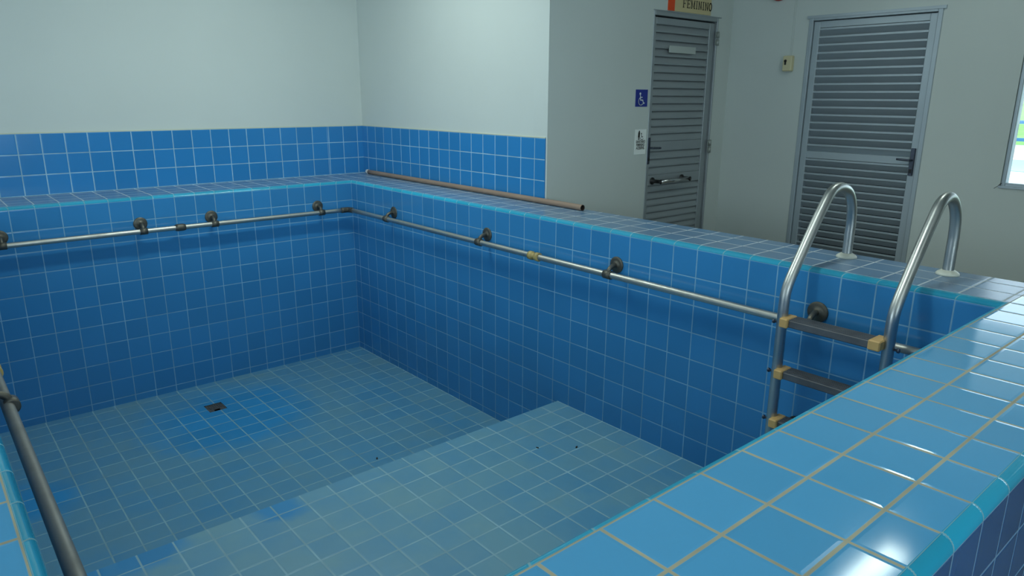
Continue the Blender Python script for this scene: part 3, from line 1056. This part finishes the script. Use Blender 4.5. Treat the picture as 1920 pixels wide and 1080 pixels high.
# serif capitals
LET = {
    'F': [[(0.2, 0), (0.2, 1)], [(0.2, 1), (0.9, 1)], [(0.2, 0.52), (0.7, 0.52)], [(0.0, 0), (0.42, 0)], [(0.0, 1), (0.2, 1)], [(0.9, 1), (0.9, 0.8)], [(0.7, 0.62), (0.7, 0.42)]],
    'E': [[(0.2, 0), (0.2, 1)], [(0.0, 1), (0.9, 1)], [(0.2, 0.52), (0.7, 0.52)], [(0.0, 0), (0.9, 0)], [(0.9, 1), (0.9, 0.8)], [(0.9, 0), (0.9, 0.2)], [(0.7, 0.62), (0.7, 0.42)]],
    'M': [[(0.12, 0), (0.12, 1)], [(0.12, 1), (0.5, 0.1)], [(0.5, 0.1), (0.88, 1)], [(0.88, 1), (0.88, 0)], [(-0.03, 0), (0.27, 0)], [(0.73, 0), (1.03, 0)], [(-0.03, 1), (0.15, 1)], [(0.85, 1), (1.03, 1)]],
    'I': [[(0.5, 0), (0.5, 1)], [(0.28, 0), (0.72, 0)], [(0.28, 1), (0.72, 1)]],
    'N': [[(0.15, 0), (0.15, 1)], [(0.15, 1), (0.85, 0)], [(0.85, 0), (0.85, 1)], [(0.0, 0), (0.3, 0)], [(0.7, 1), (1.0, 1)], [(0.0, 1), (0.18, 1)]],
    'O': [[(0.5 + 0.42 * math.cos(a), 0.5 + 0.5 * math.sin(a)) for a in [2 * math.pi * i / 14 for i in range(15)]]],
}
mb = MB()
x = 12.55
H = 0.38
for ch in 'FEMININO':
    w = {'I': 0.17, 'M': 0.34}.get(ch, 0.28)
    for st in LET[ch]:
        vertical = len(st) == 2 and abs(st[0][0] - st[1][0]) < 0.02 and abs(st[0][1] - st[1][1]) > 0.5
        mb.strip([(x + (px if ch != 'I' else (px - 0.2)) * w / (1.0 if ch != 'I' else 0.6), 9.66 + pz * H) for px, pz in st], 0.062 if (vertical or ch == 'O') else 0.036, fr, 0.05)
    x += w + 0.075
mb.build('lettering', M['ink'], sg)

mb = MB()
mb.box((11.72, YQ + 0.03, 7.35), (14.05, YQ + 0.06, 7.70))
tag(mb.build('paper_label', M['label'], base=(12.9, YQ, 7.35)), 'blank pale strip stuck on an upper slat of the narrow door', 'label')

bx = thing('wall_box', 'small cream plastic box with a dark slot on the wall beside the wide door', 'electrical box', (XR, -17.5, 6.45))
mb = MB()
mb.box((XR - 0.30, -17.92, 6.45), (XR, -17.40, 7.25), bev=0.04)
mb.build('housing', M['box'], bx)
mb = MB()
mb.box((XR - 0.315, -17.62, 6.78), (XR - 0.295, -17.52, 7.02))
mb.lathe((XR - 0.30, -17.57, 6.98), (-1, 0, 0), [(0, 0.075), (0.03, 0.075), (0.03, 0)], 14)
mb.build('slot', M['black'], bx)
mb = MB()
mb.box((XR - 0.03, -17.74, 7.25), (XR, -17.64, CEIL), bev=0.02)
mb.build('conduit', M['wall'], bx)

al = thing('alarm_bell', 'red round wall alarm at the top edge of the view left of the wide door', 'alarm', (XR, -16.7, 10.1))
mb = MB()
mb.lathe((XR, -16.72, 10.74), (-1, 0, 0), [(0, 0.62), (0.12, 0.64), (0.2, 0.60), (0.36, 0.45), (0.46, 0.25), (0.48, 0.0)], 28)
mb.build('bell_dome', M['red'], al)
mb = MB()
mb.lathe((XR - 0.46, -16.72, 10.74), (-1, 0, 0), [(0, 0.16), (0.08, 0.15), (0.1, 0.0)], 16)
mb.build('bell_boss', M['flange'], al)

# ------------------------------------------------------------------ ceiling lights
LAMP = (0.88, 1.0, 0.93)


def ceiling_light(x, y, label, power):
    t = thing('ceiling_light', label, 'ceiling light', (x, y, CEIL - 0.6), 'fluorescent lights of the pool hall')
    mb = MB()
    mb.box((x - 3.2, y - 0.7, CEIL - 0.35), (x + 3.2, y + 0.7, CEIL), bev=0.08)
    mb.build('housing', M['lamp_body'], t)
    for dy in (-0.35, 0.35):
        mb = MB()
        mb.tube([(x - 3.0, y + dy, CEIL - 0.48), (x + 3.0, y + dy, CEIL - 0.48)], 0.10, 12)
        mb.build('lamp_tube', M['lamp'], t)
    L = area_light('lamp_glow', (x, y, CEIL - 0.62), (x, y, 0), 6.0, 1.0, power, LAMP)
    return t


ceiling_light(-7, -9, 'long fluorescent ceiling light over the deep end of the pool', 41)
ceiling_light(-9, -28, 'long fluorescent ceiling light over the shallow end of the pool', 20)
ceiling_light(9, -28.4, 'long fluorescent ceiling light near the wide louvred door', 6.5)
ceiling_light(-9, -48, 'long fluorescent ceiling light beyond the near pool wall', 10)

# ------------------------------------------------------------------ outdoors behind the window
GZ = -4.7
mb = MB()
mb.face([(XR + 1.2, -140, GZ), (168, -140, GZ), (168, 120, GZ), (XR + 1.2, 120, GZ)])
tag(mb.build('ground', M['deck'], base=(60, -10, GZ)), 'pale concrete deck outside the window', kind='structure')
mb = MB()
mb.face([(168, -140, GZ), (520, -140, GZ + 30), (520, 220, GZ + 30), (168, 220, GZ)])
tag(mb.build('lawn', M['grass'], base=(200, 0, GZ)), 'bright green lawn rising beyond the deck', kind='structure')
mb = MB()
mb.box((98, -70, GZ), (121, 60, GZ + 0.05))
tag(mb.build('outdoor_pool', M['water'], base=(110, 0, GZ)), 'strip of blue outdoor pool seen through the window', 'pool')
fn = thing('blue_railing', 'low blue railing at the edge of the lawn outside the window', 'railing', (166, 0, GZ))
for z in (GZ + 0.9, GZ + 4.6):
    mb = MB()
    mb.box((165.6, -90, z), (166.4, 90, z + 0.7))
    mb.build('bar', M['rail_blue'], fn)
for k in range(9):
    mb = MB()
    mb.box((165.7, -88 + k * 22, GZ), (166.3, -87.2 + k * 22, GZ + 5.2))
    mb.build('post', M['rail_blue'], fn)
mb = MB()
mb.box((XR + 1.2, -70, 9.45), (33.0, -13.0, 9.95))  # unseen slab added to stop the sky reflecting in the near coping
tag(mb.build('added_overhang', M['ceiling'], base=(25, -40, 9.45)), 'unseen overhang added outside the window to cut off the sky reflection', kind='structure')
